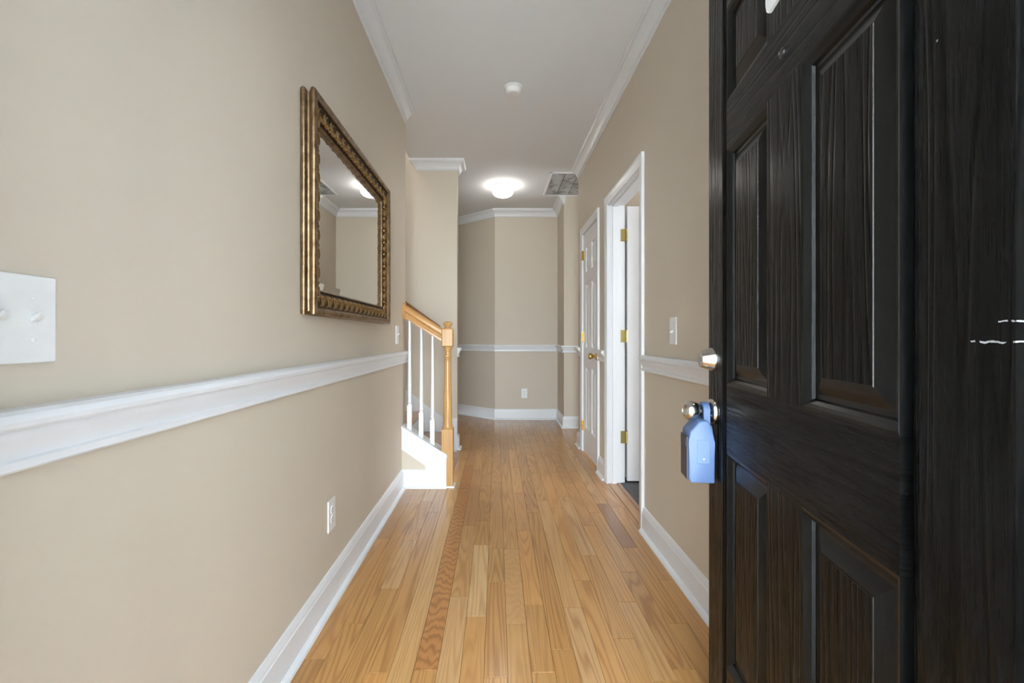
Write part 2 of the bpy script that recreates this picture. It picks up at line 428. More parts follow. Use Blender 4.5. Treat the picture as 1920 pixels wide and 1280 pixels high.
for r in range(-14, 19):
    x0 = XO + (r - 1) * PW; x1 = x0 + PW
    ys, ye = YF - .1, 5.9
    cx0, cx1 = x0, x1
    if x1 <= XL + .012 or r < -9:            # left passage behind the stairs
        ys = YST2 - .02; ye = 7.0
    elif x0 >= XR + .02:
        ys = YRE - .02; ye = YB2 + .01
    else:
        pass
    if x1 > XB1: ye = YB2 + .01
    if x0 < 0 and not (r < -9): ye = min(7.0, YB + (XB0 - x0) * .86 + .06)
    js = sorted(yy(q) for q in ROWS.get(r, []))
    js = [j for j in js if ys + .1 < j < ye - .1]
    y = (js[0] if js else ys + random.uniform(.3, .7))
    pre = []
    t = y - random.uniform(.4, .8)
    while t > ys + .12: pre.append(t); t -= random.uniform(.35, .8)
    y = js[-1] if js else y
    post = []; t = y + random.uniform(.45, .85)
    while t < ye - .15: post.append(t); t += random.uniform(.4, .95)
    cuts = sorted(set([ys] + pre + (js if js else [y] if ys + .1 < y < ye - .1 else []) + post + [ye]))
    for a, b in zip(cuts, cuts[1:]):
        if b - a < .02: continue
        col = jit(HONEY); al = max(0, min(1, random.gauss(.03, .12)))
        if random.random() < .10: col = (.49, .262, .10)
        elif random.random() < .10: col = (.62, .375, .17)
        for (rr, py), v in SPECIAL.items():
            if rr == r and a < yy(py) < b: col = v[:3]; al = v[3]
        plank(cx0, cx1, a, b, col, al)
# strips that fill the side hall and the passage rows next to the walls
o = boxes('threshold', [(XR + .002, XR + .058, D2A, D2B, .0002, .004)], 'plank', None); o.color = (.52, .29, .11, 0)
o2 = o
bm = bmesh.new(); sweep(bm, [(XR + .058, D2B), (XR + .058, D2A)], [(0, .0), (0, .008), (.012, .012), (.026, .009), (.03, 0)]); st = obj('reducer_strip', bm, 'plank', o); st.color = (.40, .20, .075, 0)
tag(o, 'oak threshold strip in the right doorway beside the carpet', None, None, 'structure'); o.name = 'trim_2'

bm = bmesh.new()
nx, ny = 50, 60
cv = [[bm.verts.new((XR + .085 + i * (2.6 / nx) ** 1, .4 + j * (3.05 / ny), .008 + random.uniform(-.003, .003))) for j in range(ny + 1)] for i in range(nx + 1)]
for i in range(nx):
    for j in range(ny): bm.faces.new((cv[i][j], cv[i + 1][j], cv[i + 1][j + 1], cv[i][j + 1]))
o = obj('carpet', bm, 'carpet'); tag(o, 'dark grey speckled carpet inside the open right doorway', 'carpet', None, 'stuff')

# ------------------------------------------------------------------ mouldings
CROWN = [(0, -.094), (.007, -.094), (.011, -.090), (.011, -.082), (.017, -.082), (.017, -.075), (.021, -.064), (.029, -.050), (.040, -.038), (.052, -.031), (.057, -.030), (.057, -.023), (.064, -.023), (.069, -.017), (.072, -.010), (.072, 0), (0, 0)]
crown = [(d, CEIL + z) for d, z in CROWN]
RAIL = [(0, .884), (.011, .884), (.016, .888), (.016, .899), (.011, .902), (.011, .907), (.014, .918), (.020, .929), (.023, .938), (.023, .944), (.028, .944), (.034, .949), (.036, .957), (.033, .966), (.026, .971), (0, .972)]
BASE = [(0, 0), (.0145, 0), (.0145, .105), (.012, .109), (.0115, .118), (.008, .126), (.005, .135), (0, .137)]
SHOE = [(.0145, 0), (.033, 0), (.032, .008), (.026, .015), (.0145, .019)]
tn = [2]
def trim(path, prof, label):
    tn[0] += 1
    bm = bmesh.new(); sweep(bm, path, prof)
    o = obj('trim_%d' % tn[0], bm, 'trim'); sm(o, 28); return struct(o, label)
def basebd(side, path, label):
    bm = bmesh.new(); sweep(bm, path, BASE); o = obj('baseboard_' + side, bm, 'trim'); sm(o, 28)
    bm = bmesh.new(); sweep(bm, path, SHOE); s = obj('shoe_moulding', bm, 'trim', o); sm(s, 40)
    return struct(o, label)
YS = 3.215   # front of the stair stringer
CO = .0655   # casing width
FARP = (-1.2, YB + 1.179 * .856)
trim([(XL, YLE - .012), (XL, YF)], crown, 'white crown moulding along the top of the left wall')
trim([(XR, YF), (XR, YRE - .01)], crown, 'white crown moulding along the top of the right wall')
trim([(-.8, YST2), (XST, YST2), (XST, YST), (-.745, YST), (-.745, YST + .003)], crown, 'white crown moulding wrapping the wall end over the stairs')
trim([(XB1 + .012, YB2), (XB1, YB2), (XB1, YB), (XB0, YB), FARP], crown, 'white crown moulding along the far wall and its angled section')
trim([(XL - .035, YLE), (XL, YLE), (XL, YF)], RAIL, 'white chair rail across the left wall under the mirror')
trim([(XR, YF), (XR, D2A - CO - .003)], RAIL, 'white chair rail on the right wall beside the black door')
trim([(XR, D2B + CO + .003), (XR, D3A - CO - .003)], RAIL, 'short white chair rail stub between the two right doorways')
trim([(XR, D3B + CO + .003), (XR, YRE), (2.0, YRE)], RAIL, 'white chair rail stub past the closet door')
trim([(2.2, YB2), (XB1, YB2), (XB1, YB), (XB0, YB), FARP], RAIL, 'white chair rail across the far wall')
trim([(-.8, YST2), (XST, YST2), (XST, YST + .01)], RAIL, 'white chair rail end on the wall behind the newel post')
basebd('left', [(XL, YS), (XL, YF)], 'tall white baseboard along the left wall')
basebd('right', [(XR, YF), (XR, D2A - CO - .003)], 'tall white baseboard on the right wall by the black door')
basebd('right_middle', [(XR, D2B + CO + .003), (XR, D3A - CO - .003)], 'short white baseboard between the two right doorways')
basebd('right_end', [(XR, D3B + CO + .003), (XR, YRE), (2.0, YRE)], 'short white baseboard past the closet door')
basebd('back', [(2.2, YB2), (XB1, YB2), (XB1, YB), (XB0, YB), FARP], 'white baseboard along the far wall and its angled section')
basebd('stair', [(-.8, YST2), (XST, YST2), (XST, YST + .02)], 'white baseboard on the wall behind the staircase')

# ------------------------------------------------------------------ door casings
CAS = [(0.004, 0), (.004, .009), (.010, .011), (.018, .011), (.022, .0135), (.046, .0165), (.056, .018), (.0655, .016), (.0655, 0)]   # (outward from opening, out of wall)
def casing(ya, yb, ztop, label):
    tn[0] += 1
    bm = bmesh.new()
    rings = []
    for (sy, top) in ((-1, 0), (-1, 1), (1, 1), (1, 0)):
        ring = []
        for a, d in CAS:
            y = (ya - a) if sy < 0 else (yb + a)
            z = (ztop + a) if top else 0.0
            ring.append(bm.verts.new((XR - d, y, z)))
        rings.append(ring)
    k = len(CAS)
    for A, B in zip(rings, rings[1:]):
        for j in range(k): bm.faces.new((A[j], A[(j + 1) % k], B[(j + 1) % k], B[j]))
    bm.faces.new(rings[0]); bm.faces.new(rings[-1][::-1])
    o = obj('trim_%d' % tn[0], bm, 'trim'); sm(o, 25)
    x0, x1 = XR - .001, XR + TH + .001
    boxes('jamb', [(x0, x1, ya - .02, ya, 0, ztop), (x0, x1, yb, yb + .02, 0, ztop), (x0, x1, ya - .02, yb + .02, ztop, ztop + .02)], 'trim', o)
    return struct(o, label)
cs2 = casing(D2A, D2B, DTOP, 'white moulded casing around the open right doorway')
boxes('door_stop', [(XR + .03, XR + .07, D2A, D2A + .011, 0, DTOP), (XR + .03, XR + .07, D2B - .011, D2B, 0, DTOP), (XR + .03, XR + .07, D2A, D2B, DTOP - .011, DTOP)], 'trim', cs2, bev=.002)
cs3 = casing(D3A, D3B, DTOP, 'white moulded casing around the closet door')

# ------------------------------------------------------------------ panelled doors
def panel_piece(bm, x0, x1, z0, z1, th, stick=.015, dp=.014, flat=.007, bev=.026, fld=.003):
    """sticking slopes in from the opening, groove, then raised field; front faces -y"""
    prof = [(0, 0), (stick * .25, .0012), (stick * .55, .0045), (stick * .85, .0085), (stick, dp), (stick + flat, dp), (stick + flat + bev * .5, dp * .62), (stick + flat + bev, fld + .0012), (stick + flat + bev + .0005, fld), ]
    prof.append((stick + flat + bev + .002, fld))
    rings = []
    for a, d in prof:
        rings.append([bm.verts.new(p) for p in ((x0 + a, d, z0 + a), (x1 - a, d, z0 + a), (x1 - a, d, z1 - a), (x0 + a, d, z1 - a))])
    for A, B in zip(rings, rings[1:]):
        for i in range(4): bm.faces.new((A[i], A[(i + 1) % 4], B[(i + 1) % 4], B[i]))
    bm.faces.new(rings[-1])
    bk = [bm.verts.new(p) for p in ((x0, th - .008, z0), (x1, th - .008, z0), (x1, th - .008, z1), (x0, th - .008, z1))]
    A = rings[0]
    for i in range(4): bm.faces.new((bk[i], bk[(i + 1) % 4], A[(i + 1) % 4], A[i]))
    bm.faces.new(bk)

def six_panel(root, w, st, mu, zs, mv, mh, z0=.012, z1=2.03, th=.044, bev=.0012, **pk):
    """zs: [(bottom, top)] of the three panel rows from the bottom up"""
    pw = (w - 2 * st - mu) / 2
    boxes('stile', [(0, st, 0, th, z0, z1)], mv, root, bev); boxes('stile', [(w - st, w, 0, th, z0, z1)], mv, root, bev)
    ez = [z0] + [v for r in zs for v in r] + [z1]
    for k in range(4): boxes('rail', [(st, w - st, 0, th, ez[2 * k], ez[2 * k + 1])], mh, root)
    for a, b in zs:
        boxes('mullion', [(st + pw, st + pw + mu, 0, th, a, b)], mv, root)
        for xa in (st, st + pw + mu):
            bm = bmesh.new(); panel_piece(bm, xa, xa + pw, a, b, th, **pk); po = obj('panel', bm, mv, root)
            if mv == 'bk_v':
                po.data.materials.append(M['bk_s'])
                for f in po.data.polygons:
                    if f.area < .006 or abs(f.normal.y) < .98: f.material_index = 1

# black front door, opened back towards the right wall
th = math.atan(131 / 853)
DX, DY = .5818, 1.266
d1 = empty('door_1', (DX, DY, 0), math.atan2(-math.cos(th), -math.sin(th)))
struct(d1, 'black panelled front door standing open along the right side'); d1['category'] = 'door'
six_panel(d1, .914, .168, .1284, [(.276, .791), (.954, 1.524), (1.6365, 1.856)], 'bk_v', 'bk_h', stick=.018, dp=.013, flat=.008, bev=.030, fld=.003)
# hardware: local -y points into the hall
def lz(name, prof, x, z, mat, parent, seg=32):
    bm = bmesh.new(); lathe(bm, [(r, -t) for r, t in prof], seg, 'y', (x, 0, z)); o = obj(name, bm, mat, parent); sm(o, 30); return o
db = lz('deadbolt', [(.031, -.002), (.031, .003), (.0305, .005), (.0285, .010), (.0215, .031), (.0205, .0325), (.017, .0325), (.0165, .0318), (.001, .0318)], .066, 1.012, 'chrome', d1)
bm = bmesh.new(); box(bm, .0652, .0668, -.0326, -.031, 1.006, 1.018); obj('keyhole', bm, 'shade', db)
kb = lz('rosette', [(.033, -.002), (.033, .003), (.031, .007), (.024, .010), (.0125, .011), (.0115, .030), (.012, .033)], .066, .875, 'chrome', d1)
lz('knob', [(.012, .030), (.016, .034), (.0225, .041), (.0258, .050), (.0262, .057), (.024, .066), (.019, .072), (.013, .075), (.0125, .0735), (.001, .0735)], .066, .875, 'chrome', kb)
lz('peephole', [(.0085, -.002), (.0085, .003), (.006, .0045), (.0055, .0035), (.001, .0032)], .457, 1.579, 'steel', d1)
bm = bmesh.new()
pts = [(-.056, .14), (-.058, .03), (-.054, .014), (-.046, .006), (-.004, .006), (-.003, 0), (.034, .0), (.054, .016), (.058, .035), (.056, .14), (.03, .165), (-.03, .165)]
prism(bm, [(.4575 + a, 1.676 + b) for a, b in pts], 'y', -.006, 0)
o = obj('adhesive_plate', bm, 'white', d1); o['label'] = 'white plate stuck above the peephole'
for z in (.25, 1.05, 1.80):
    bm = bmesh.new(); lathe(bm, [(.007, z - .045), (.007, z + .045)], 12, 'z', (.918, .048, 0)); box(bm, .9141, .9165, .006, .048, z - .045, z + .045); obj('hinge', bm, 'chrome', d1)

# lockbox hanging on the knob
lb = empty('lockbox', (DX, DY, 0), d1.rotation_euler[2])
tag(lb, 'blue vinyl-covered key lockbox hanging from the front door knob', 'lockbox')
bm = bmesh.new()
prof = [(-.006, .694), (-.007, .800), (-.012, .838), (-.024, .856), (-.044, .853), (-.068, .826), (-.071, .800), (-.071, .71), (-.066, .694)]
prism(bm, prof, 'x', .030, .104)
bmesh.ops.bevel(bm, geom=list(bm.edges), offset=.005, segments=3, affect='EDGES', profile=.5)
o = obj('body', bm, 'blue', lb); sm(o, 40)
bm = bmesh.new(); box(bm, .036, .098, -.0745, -.0700, .702, .812, .0015); fp = obj('front_panel', bm, 'navy', lb)
bm = bmesh.new(); box(bm, .040, .094, -.0757, -.0742, .785, .806, .0005); obj('key_door', bm, 'navy', fp)
bm = bmesh.new(); box(bm, .098, .1052, -.050, -.020, .745, .806, .001); o = obj('label_patch', bm, 'blue_lt', lb)
bm = bmesh.new(); lathe(bm, [(.0022, .105), (.0020, .1058)], 12, 'x', (0, -.034, .757)); obj('rivet', bm, 'white', o)
# shackle: flat strap loop over the knob stem
bm = bmesh.new()
pathp = []
for i in range(17):
    a = math.pi * i / 16; pathp.append((.066 - .0215 * math.cos(a), .878 + .0175 * math.sin(a)))
pathp = [(.0445, .845)] + pathp + [(.0875, .845)]
rings = []
for i, (x, z) in enumerate(pathp):
    q0 = Vector(pathp[max(0, i - 1)]); q1 = Vector(pathp[min(len(pathp) - 1, i + 1)]); t = (q1 - q0).normalized(); nn = Vector((-t.y, t.x)) * .0038
    rings.append([bm.verts.new(p) for p in ((x + nn.x, -.030, z + nn.y), (x + nn.x, -.0145, z + nn.y), (x - nn.x, -.0145, z - nn.y), (x - nn.x, -.030, z - nn.y))])
for A, B in zip(rings, rings[1:]):
    for i in range(4): bm.faces.new((A[i], A[(i + 1) % 4], B[(i + 1) % 4], B[i]))
bm.faces.new(rings[0]); bm.faces.new(rings[-1][::-1])
o = obj('shackle', bm, 'blue', lb); sm(o, 40)

# white room door, swung into the room; hinged on the far jamb
ZS = [(.23, .80), (.97, 1.56), (1.66, 1.90)]
d2 = empty('door_2', (XR + TH + .016, D2B - .012, 0), 0)
struct(d2, 'white panelled door swung open into the carpeted room'); d2['category'] = 'door'
six_panel(d2, .735, .11, .10, ZS, 'trim', 'trim', z1=2.022, z0=.025, th=.035)
for z in (1.814, 1.078, .342):
    bm = bmesh.new(); lathe(bm, [(.0065, z - .045), (.0065, z + .045)], 12, 'z', (-.004, -.004, 0))
    box(bm, -.046, -.006, .0075, .0118, z - .045, z + .045, .0015)
    o = obj('hinge', bm, 'brass_old', d2)
# closet door
d3 = empty('door_3', (XR + .004, D3B - .003, 0), R(-90))
struct(d3, 'closed white panelled closet door with brass knob'); d3['category'] = 'door'
six_panel(d3, D3B - D3A - .006, .10, .085, ZS, 'trim', 'trim', z1=2.026, th=.035)
for z in (1.837, 1.070, .241):
    bm = bmesh.new(); lathe(bm, [(.008, z - .045), (.008, z + .045)], 12, 'z', (-.004, -.012, 0))
    box(bm, -.003, .018, -.0045, -.0005, z - .045, z + .045); box(bm, -.016, -.005, -.0045 - .0065, -.0015 - .0065, z - .045, z + .045)
    obj('hinge', bm, 'brass', d3)
kx = D3B - D3A - .066
kr = lz('rosette', [(.031, -.001), (.031, .003), (.027, .007), (.012, .009), (.010, .026), (.011, .03)], kx, .914, 'brass', d3)
lz('knob', [(.011, .028), (.018, .032), (.0245, .040), (.027, .050), (.0255, .058), (.019, .064), (.001, .066)], kx, .914, 'brass', kr)

# ------------------------------------------------------------------ staircase (climbs to the left)
SX0 = -.442; RUN, RISE = .265, .188
SL = .64
st = empty('staircase', (XST, 3.8, 0)); st_m = Matrix.Translation((-XST, -3.8, 0))
tag(st, 'oak-tread staircase with white risers climbing to the left', 'staircase')
def kid(o):
    o.location = (-st.location.x, -st.location.y, 0); return o
for k in range(1, 15):
    xr = SX0 - RUN * (k - 1); z = RISE * k
    kid(boxes('riser', [(xr - .016, xr, YLE + .002, YST - .0205, z - RISE, z - .026)], 'trim', st))
    kid(boxes('tread', [(xr - RUN - .016, xr + .026, YLE + .002, YST - .0205, z - .026, z)], 'tread', st, bev=.008))
# far skirt against the back wall
bm = bmesh.new(); sk = .74
prism(bm, [(XST + .001, 0), (XST + .001, .292), (-.49, .292), (-3.9, .292 + 3.41 * sk), (-3.9, 3.41 * sk - .35), (-.9, 0)], 'y', YST - .02, YST - .0005)
kid(obj('wall_skirt', bm, 'trim', st))
bm = bmesh.new(); prism(bm, [(XST + .004, .292), (XST + .004, .307), (-.492, .307), (-3.9, .307 + 3.41 * sk), (-3.9, .292 + 3.41 * sk), (-.49, .292)], 'y', YST - .026, YST - .0005)
kid(obj('skirt_cap', bm, 'trim', st))
bm = bmesh.new(); box(bm, XST - .05, XST + .001, YST - .034, YST - .001, 0, .014); kid(obj('skirt_foot', bm, 'trim', st))
# near closed stringer: white sloped board, beige triangle, baseboard
xa, xb = XL + .0005, -.356
def zt(x): return .243 + (-.362 - x) * SL      # top line
bm = bmesh.new(); prism(bm, [(xa, 0), (-.3925, 0), (-.3925, zt(-.3925) - .019), (xa, zt(xa) - .019)], 'y', YS + .007, YS + .125); kid(obj('knee_wall', bm, 'wall', st))
bm = bmesh.new(); prism(bm, [(xa, .279), (-.503, .164), (-.503, .134), (-.503, .134), (xb, .134), (xb, zt(xb) - .018), (xa, zt(xa) - .018)][:3] + [(-.503, .0), (xb, .0), (xb, zt(xb) - .018), (xa, zt(xa) - .018)], 'y', YS, YS + .012); kid(obj('stringer_board', bm, 'trim', st))
bm = bmesh.new()
pa = [(xa, .279), (-.503, .164), (-.503, .134), (-.494, .134), (-.494, .169), (xa, .291)]
prism(bm, pa, 'y', YS - .006, YS + .012); kid(obj('panel_moulding', bm, 'trim', st))
bm = bmesh.new(); box(bm, xa, -.5, YS - .001, YS + .012, 0, .134, .002); box(bm, xa, xb + .004, YS - .014, YS, 0, .016, .004); kid(obj('stringer_base', bm, 'trim', st))
bm = bmesh.new(); prism(bm, [(xa, zt(xa) - .018), (xb + .006, zt(xb) - .018 - .004), (xb + .006, zt(xb)), (xa, zt(xa))], 'y', YS - .010, YS + .014); prism(bm, [(xa, zt(xa) - .018), (-.3925, zt(-.3925) - .018), (-.3925, zt(-.3925)), (xa, zt(xa))], 'y', YS + .014, YS + .13); kid(obj('stringer_cap', bm, 'trim', st))
bm = bmesh.new(); box(bm, xb - .028, xb + .002, YS - .008, YS + .004, .0, zt(xb) - .022, .002); kid(obj('corner_trim', bm, 'trim', st))

# ------------------------------------------------------------------ stair railing
YR_ = 3.272
rl = empty('stair_railing', (-.351, YR_, 0)); tag(rl, 'oak newel post and handrail with three white balusters by the left wall', 'railing')
bm = bmesh.new(); h = .0405
box(bm, -h, h, -h, h, .012, .415, .002)
o = obj('newel_base', bm, 'newel', rl)
bm = bmesh.new(); lathe(bm, [(.0395, .413), (.040, .420), (.034, .428), (.0325, .440), (.0318, .47), (.030, .60), (.0265, .75), (.0235, .88), (.0225, .925), (.0265, .930), (.0275, .937), (.0265, .944), (.0225, .948), (.0225, .965), (.0255, .982), (.031, .992), (.033, 1.0), (.033, 1.006)], 28)
o = obj('newel_column', bm, 'newel', rl); sm(o, 40)
bm = bmesh.new(); box(bm, -h, h, -h, h, 1.003, 1.131, .007); obj('newel_block', bm, 'newel', rl)
bm = bmesh.new(); lathe(bm, [(.033, 1.128), (.033, 1.134), (.024, 1.139), (.021, 1.146), (.024, 1.152), (.031, 1.157), (.0335, 1.164), (.0325, 1.172), (.027, 1.178), (.015, 1.183), (.001, 1.1845)], 28)
o = obj('newel_cap', bm, 'newel', rl); sm(o, 40)
bm = bmesh.new(); box(bm, -h - .010, h + .012, -h - .010, h + .010, 0, .013, .004); obj('newel_shoe', bm, 'trim', rl)
# handrail
x0, x1 = XL + .351 + .016, -.038
rz = lambda x: 1.085 + (-.038 - x) * SL     # centre height
prof = [(-.021, -.040), (.021, -.040), (.021, -.028), (.017, -.020), (.018, -.008), (.030, .004), (.031, .018), (.025, .032), (.013, .040), (-.013, .040), (-.025, .032), (-.031, .018), (-.030, .004), (-.018, -.008), (-.017, -.020), (-.021, -.028)]
bm = bmesh.new(); kc = 1 / math.cos(math.atan(SL))
A = [bm.verts.new((x0, y, rz(x0) + z * kc)) for y, z in prof]; B = [bm.verts.new((x1, y, rz(x1) + z * kc)) for y, z in prof]
for i in range(len(prof)): bm.faces.new((A[i], A[(i + 1) % len(prof)], B[(i + 1) % len(prof)], B[i]))
bm.faces.new(A); bm.faces.new(B[::-1])
o = obj('handrail', bm, 'rail', rl); sm(o, 30)
bm = bmesh.new(); pr = []
for i in range(20):
    a = 2 * math.pi * i / 20; pr.append((.040 * math.cos(a), rz(x0) + .062 * math.sin(a)))
prism(bm, pr, 'x', XL + .351 + .001, XL + .351 + .018); o = obj('rosette', bm, 'rail', rl)
for X in (-.625, -.541, -.460):
    zb = zt(X) - .004; x = X + .351; ztop = rz(x) - .036 * kc
    bm = bmesh.new(); q = .0165
    box(bm, x - q, x + q, -q, q, zb - .01, zb + .175, .002)
    L_ = ztop - zb
    lathe(bm, [(.0165, zb + .172), (.0165, zb + .176), (.0115, zb + .184), (.0105, zb + .190), (.0145, zb + .196), (.0145, zb + .201), (.011, zb + .206), (.0125, zb + .225), (.0135, zb + .26), (.0125, zb + .36), (.0105, zb + .55), (.0085, ztop + .02)], 16, 'z', (x, 0, 0))
    o = obj('baluster', bm, 'trim', rl); sm(o, 40)
# second handrail on the back wall
wr = empty('wall_handrail', (-.7, YST, 1.1)); tag(wr, 'dark oak handrail bracketed to the wall behind the stairs', 'handrail')
bm = bmesh.new(); s2 = .72
wz = lambda x: 1.135 + (-.50 - x) * s2
pr = [(.019 * math.cos(a * math.pi / 6), .024 * math.sin(a * math.pi / 6)) for a in range(12)]
A = [bm.verts.new((-.52 + .7, -.07 + y, wz(-.52) + z - 1.1)) for y, z in pr]; B = [bm.verts.new((-3.6 + .7, -.07 + y, wz(-3.6) + z - 1.1)) for y, z in pr]
for i in range(12): bm.faces.new((A[i], A[(i + 1) % 12], B[(i + 1) % 12], B[i]))
bm.faces.new(A); bm.faces.new(B[::-1]); o = obj('rail', bm, 'wallrail', wr); sm(o, 50)
bm = bmesh.new(); bx_ = -.745
lathe(bm, [(.022, -.001), (.022, -.006), (.008, -.010)], 16, 'y', (bx_ + .7, 0, wz(bx_) - .085 - 1.1)); box(bm, bx_ + .7 - .006, bx_ + .7 + .006, -.075, -.006, wz(bx_) - .091 - 1.1, wz(bx_) - .079 - 1.1, .002); box(bm, bx_ + .7 - .006, bx_ + .7 + .006, -.076, -.064, wz(bx_) - .085 - 1.1, wz(bx_) - .018 - 1.1, .002)
obj('bracket', bm, 'brass_old', wr)

# ------------------------------------------------------------------ mirror on the left wall
MY0, MY1, MZ0, MZ1 = 1.545, 2.640, 1.147, 1.923
mr_ = empty('mirror', (XL, MY0, MZ0)); tag(mr_, 'rectangular wall mirror in an ornate antique gold frame', 'mirror')
MW, MH = MY1 - MY0, MZ1 - MZ0
def frame_sweep(name, prof, mat, ang=40):
    bm = bmesh.new(); rings = []
    for a, d in prof:
        rings.append([bm.verts.new(p) for p in ((d, a, a), (d, MW - a, a), (d, MW - a, MH - a), (d, a, MH - a))])
    for A, B in zip(rings, rings[1:]):
        for i in range(4): bm.faces.new((A[i], A[(i + 1) % 4], B[(i + 1) % 4], B[i]))
    o = obj(name, bm, mat, mr_); return sm(o, ang)
def arc(cx, cy, r, a0, a1, n=7): return [(cx + r * math.cos(R(a0 + (a1 - a0) * i / n)), cy + r * math.sin(R(a0 + (a1 - a0) * i / n))) for i in range(n + 1)]
# side: bead at the wall, cove, bead at the front edge
side = [(.012, .001)] + arc(.012, .013, .012, 270, 90) + [(.012, .0265), (.014, .030)] + arc(.013, .047, .012, 240, 60) + [(.022, .054), (.026, .050)]
frame_sweep('outer_moulding', side, 'gold', 60)
frame_sweep('carved_ground', [(.026, .050), (.028, .042), (.050, .0385), (.070, .033), (.084, .029), (.086, .027)], 'gold_dark')
inner = [(.086, .027), (.0865, .031), (.089, .033), (.0915, .031), (.092, .026), (.0955, .0225), (.098, .0195), (.100, .017)]
frame_sweep('inner_moulding', inner, 'gold', 50)
bm = bmesh.new()
gl = []
for a, d in ((.0965, .0195), (.122, .0225)): gl.append([bm.verts.new(p) for p in ((d, a, a), (d, MW - a, a), (d, MW - a, MH - a), (d, a, MH - a))])
for i in range(4): bm.faces.new((gl[0][i], gl[0][(i + 1) % 4], gl[1][(i + 1) % 4], gl[1][i]))
bm.faces.new(gl[1]); obj('glass', bm, 'mirror', mr_)
boxes('backing', [(.0005, .011, .012, MW - .012, .012, MH - .012)], 'gold_dark', mr_)
# carved scroll leaf, repeated along the four sides
def leaf_mesh():
    bm = bmesh.new()
    def ridge(pts, w):
        pts = [(u * 1.38, v * 1.05) for u, v in pts]
        n = len(pts); rings = []
        for i, (u, v) in enumerate(pts):
            a = Vector(pts[max(0, i - 1)]); b = Vector(pts[min(n - 1, i + 1)]); t = (b - a).normalized(); nn = Vector((-t.y, t.x))
            ww = w * math.sin(math.pi * (i + .6) / (n + .2)) ** .7
            h_ = .0105 * (ww / w)
            rings.append([bm.verts.new(p) for p in ((u + nn.x * ww, v + nn.y * ww, 0), (u + nn.x * ww * .45, v + nn.y * ww * .45, h_), (u - nn.x * ww * .45, v - nn.y * ww * .45, h_), (u - nn.x * ww, v - nn.y * ww, 0))])
        for A, B in zip(rings, rings[1:]):
            for i in range(3): bm.faces.new((A[i], A[i + 1], B[i + 1], B[i]))
        bm.faces.new(rings[0]); bm.faces.new(rings[-1][::-1])
    # big C scroll, inner curl, small side leaf
    S_ = 1.3
    ridge([(-.024 + .0, -.016), (-.010, -.020), (.006, -.015), (.016, -.002), (.014, .012), (.002, .019), (-.010, .014), (-.012, .003), (-.004, -.003), (.003, .002)], .0056)
    ridge([(.012, -.020), (.020, -.014), (.024, -.004), (.022, .008)], .0042)
    ridge([(-.026, .020), (-.018, .014), (-.017, .004), (-.022, -.006)], .0042)
    bmesh.ops.recalc_face_normals(bm, faces=bm.faces)
    me = bpy.data.meshes.new('carved_leaf'); bm.to_mesh(me); bm.free(); me.materials.append(M['gold_hi'])
    for f in me.polygons: f.use_smooth = True
    return me
lm = leaf_mesh()
def put_leaf(y, z, ang, flip):
    o = bpy.data.objects.new('carved_leaf', lm); C.objects.link(o); o.parent = mr_
    # local (u, v, out) -> (y, z, x)
    ca, sa = math.cos(ang), math.sin(ang)
    u = Vector((0, ca, sa)); v = Vector((0, -sa, ca)) ; n = Vector((1, 0, 0))
    tilt = v * 1.0 - n * .0
    mat = Matrix((u, tilt, n)).transposed().to_4x4()
    mat.translation = Vector((.0345, y, z))
    if flip: mat = mat @ Matrix.Diagonal((-1, 1, 1, 1))
    o.matrix_local = mat
A_ = .053
ny_, nz_ = 15, 10
for i in range(ny_):
    y = A_ + (i + .5) * (MW - 2 * A_) / ny_
    put_leaf(y, MH - A_, math.pi, False); put_leaf(y, A_, 0, False)
for i in range(nz_):
    z = A_ + (i + .5) * (MH - 2 * A_) / nz_
    put_leaf(A_, z, -math.pi / 2, False); put_leaf(MW - A_, z, math.pi / 2, False)

# ------------------------------------------------------------------ switches and outlets
def wall_frame(name, loc, facing):
    """local x across, z up, -y out of the wall; facing = direction of the outward normal"""
    rz_ = {'+x': R(90), '-x': R(-90), '-y': 0}[facing]
    return empty(name, loc, rz_)
def plate(root, w, hgt):
    bm = bmesh.new(); box(bm, -w / 2, w / 2, -.0058, 0, -hgt / 2, hgt / 2, .0022); return obj('plate', bm, 'white', root)
def toggle(root, x, up=True, hgt=.128):
    bm = bmesh.new(); box(bm, x - .0055, x + .0055, -.0068, -.0055, -.013, .013, .0004); obj('toggle_collar', bm, 'white', root)
    s = 1 if up else -1
    bm = bmesh.new(); prism(bm, [(-.005, -.005), (-.005, .005), (-.018, s * .007 + .003), (-.019, s * .007), (-.018, s * .007 - .003)], 'x', x - .0038, x + .0038); t = obj('toggle', bm, 'white', root)
    for z in (.030, -.030):
        bm = bmesh.new(); lathe(bm, [(.0034, -.0055), (.0033, -.0068), (.002, -.0072)], 14, 'y', (x, 0, z)); sc = obj('screw', bm, 'white', root)
def switch(loc, facing, label, n=1, w=.08, hgt=.128, up=True):
    r = wall_frame('light_switch', loc, facing); tag(r, label, 'light switch', 'wall switches')
    plate(r, w, hgt)
    for k in range(n): toggle(r, (k - (n - 1) / 2) * .046, up)
    return r
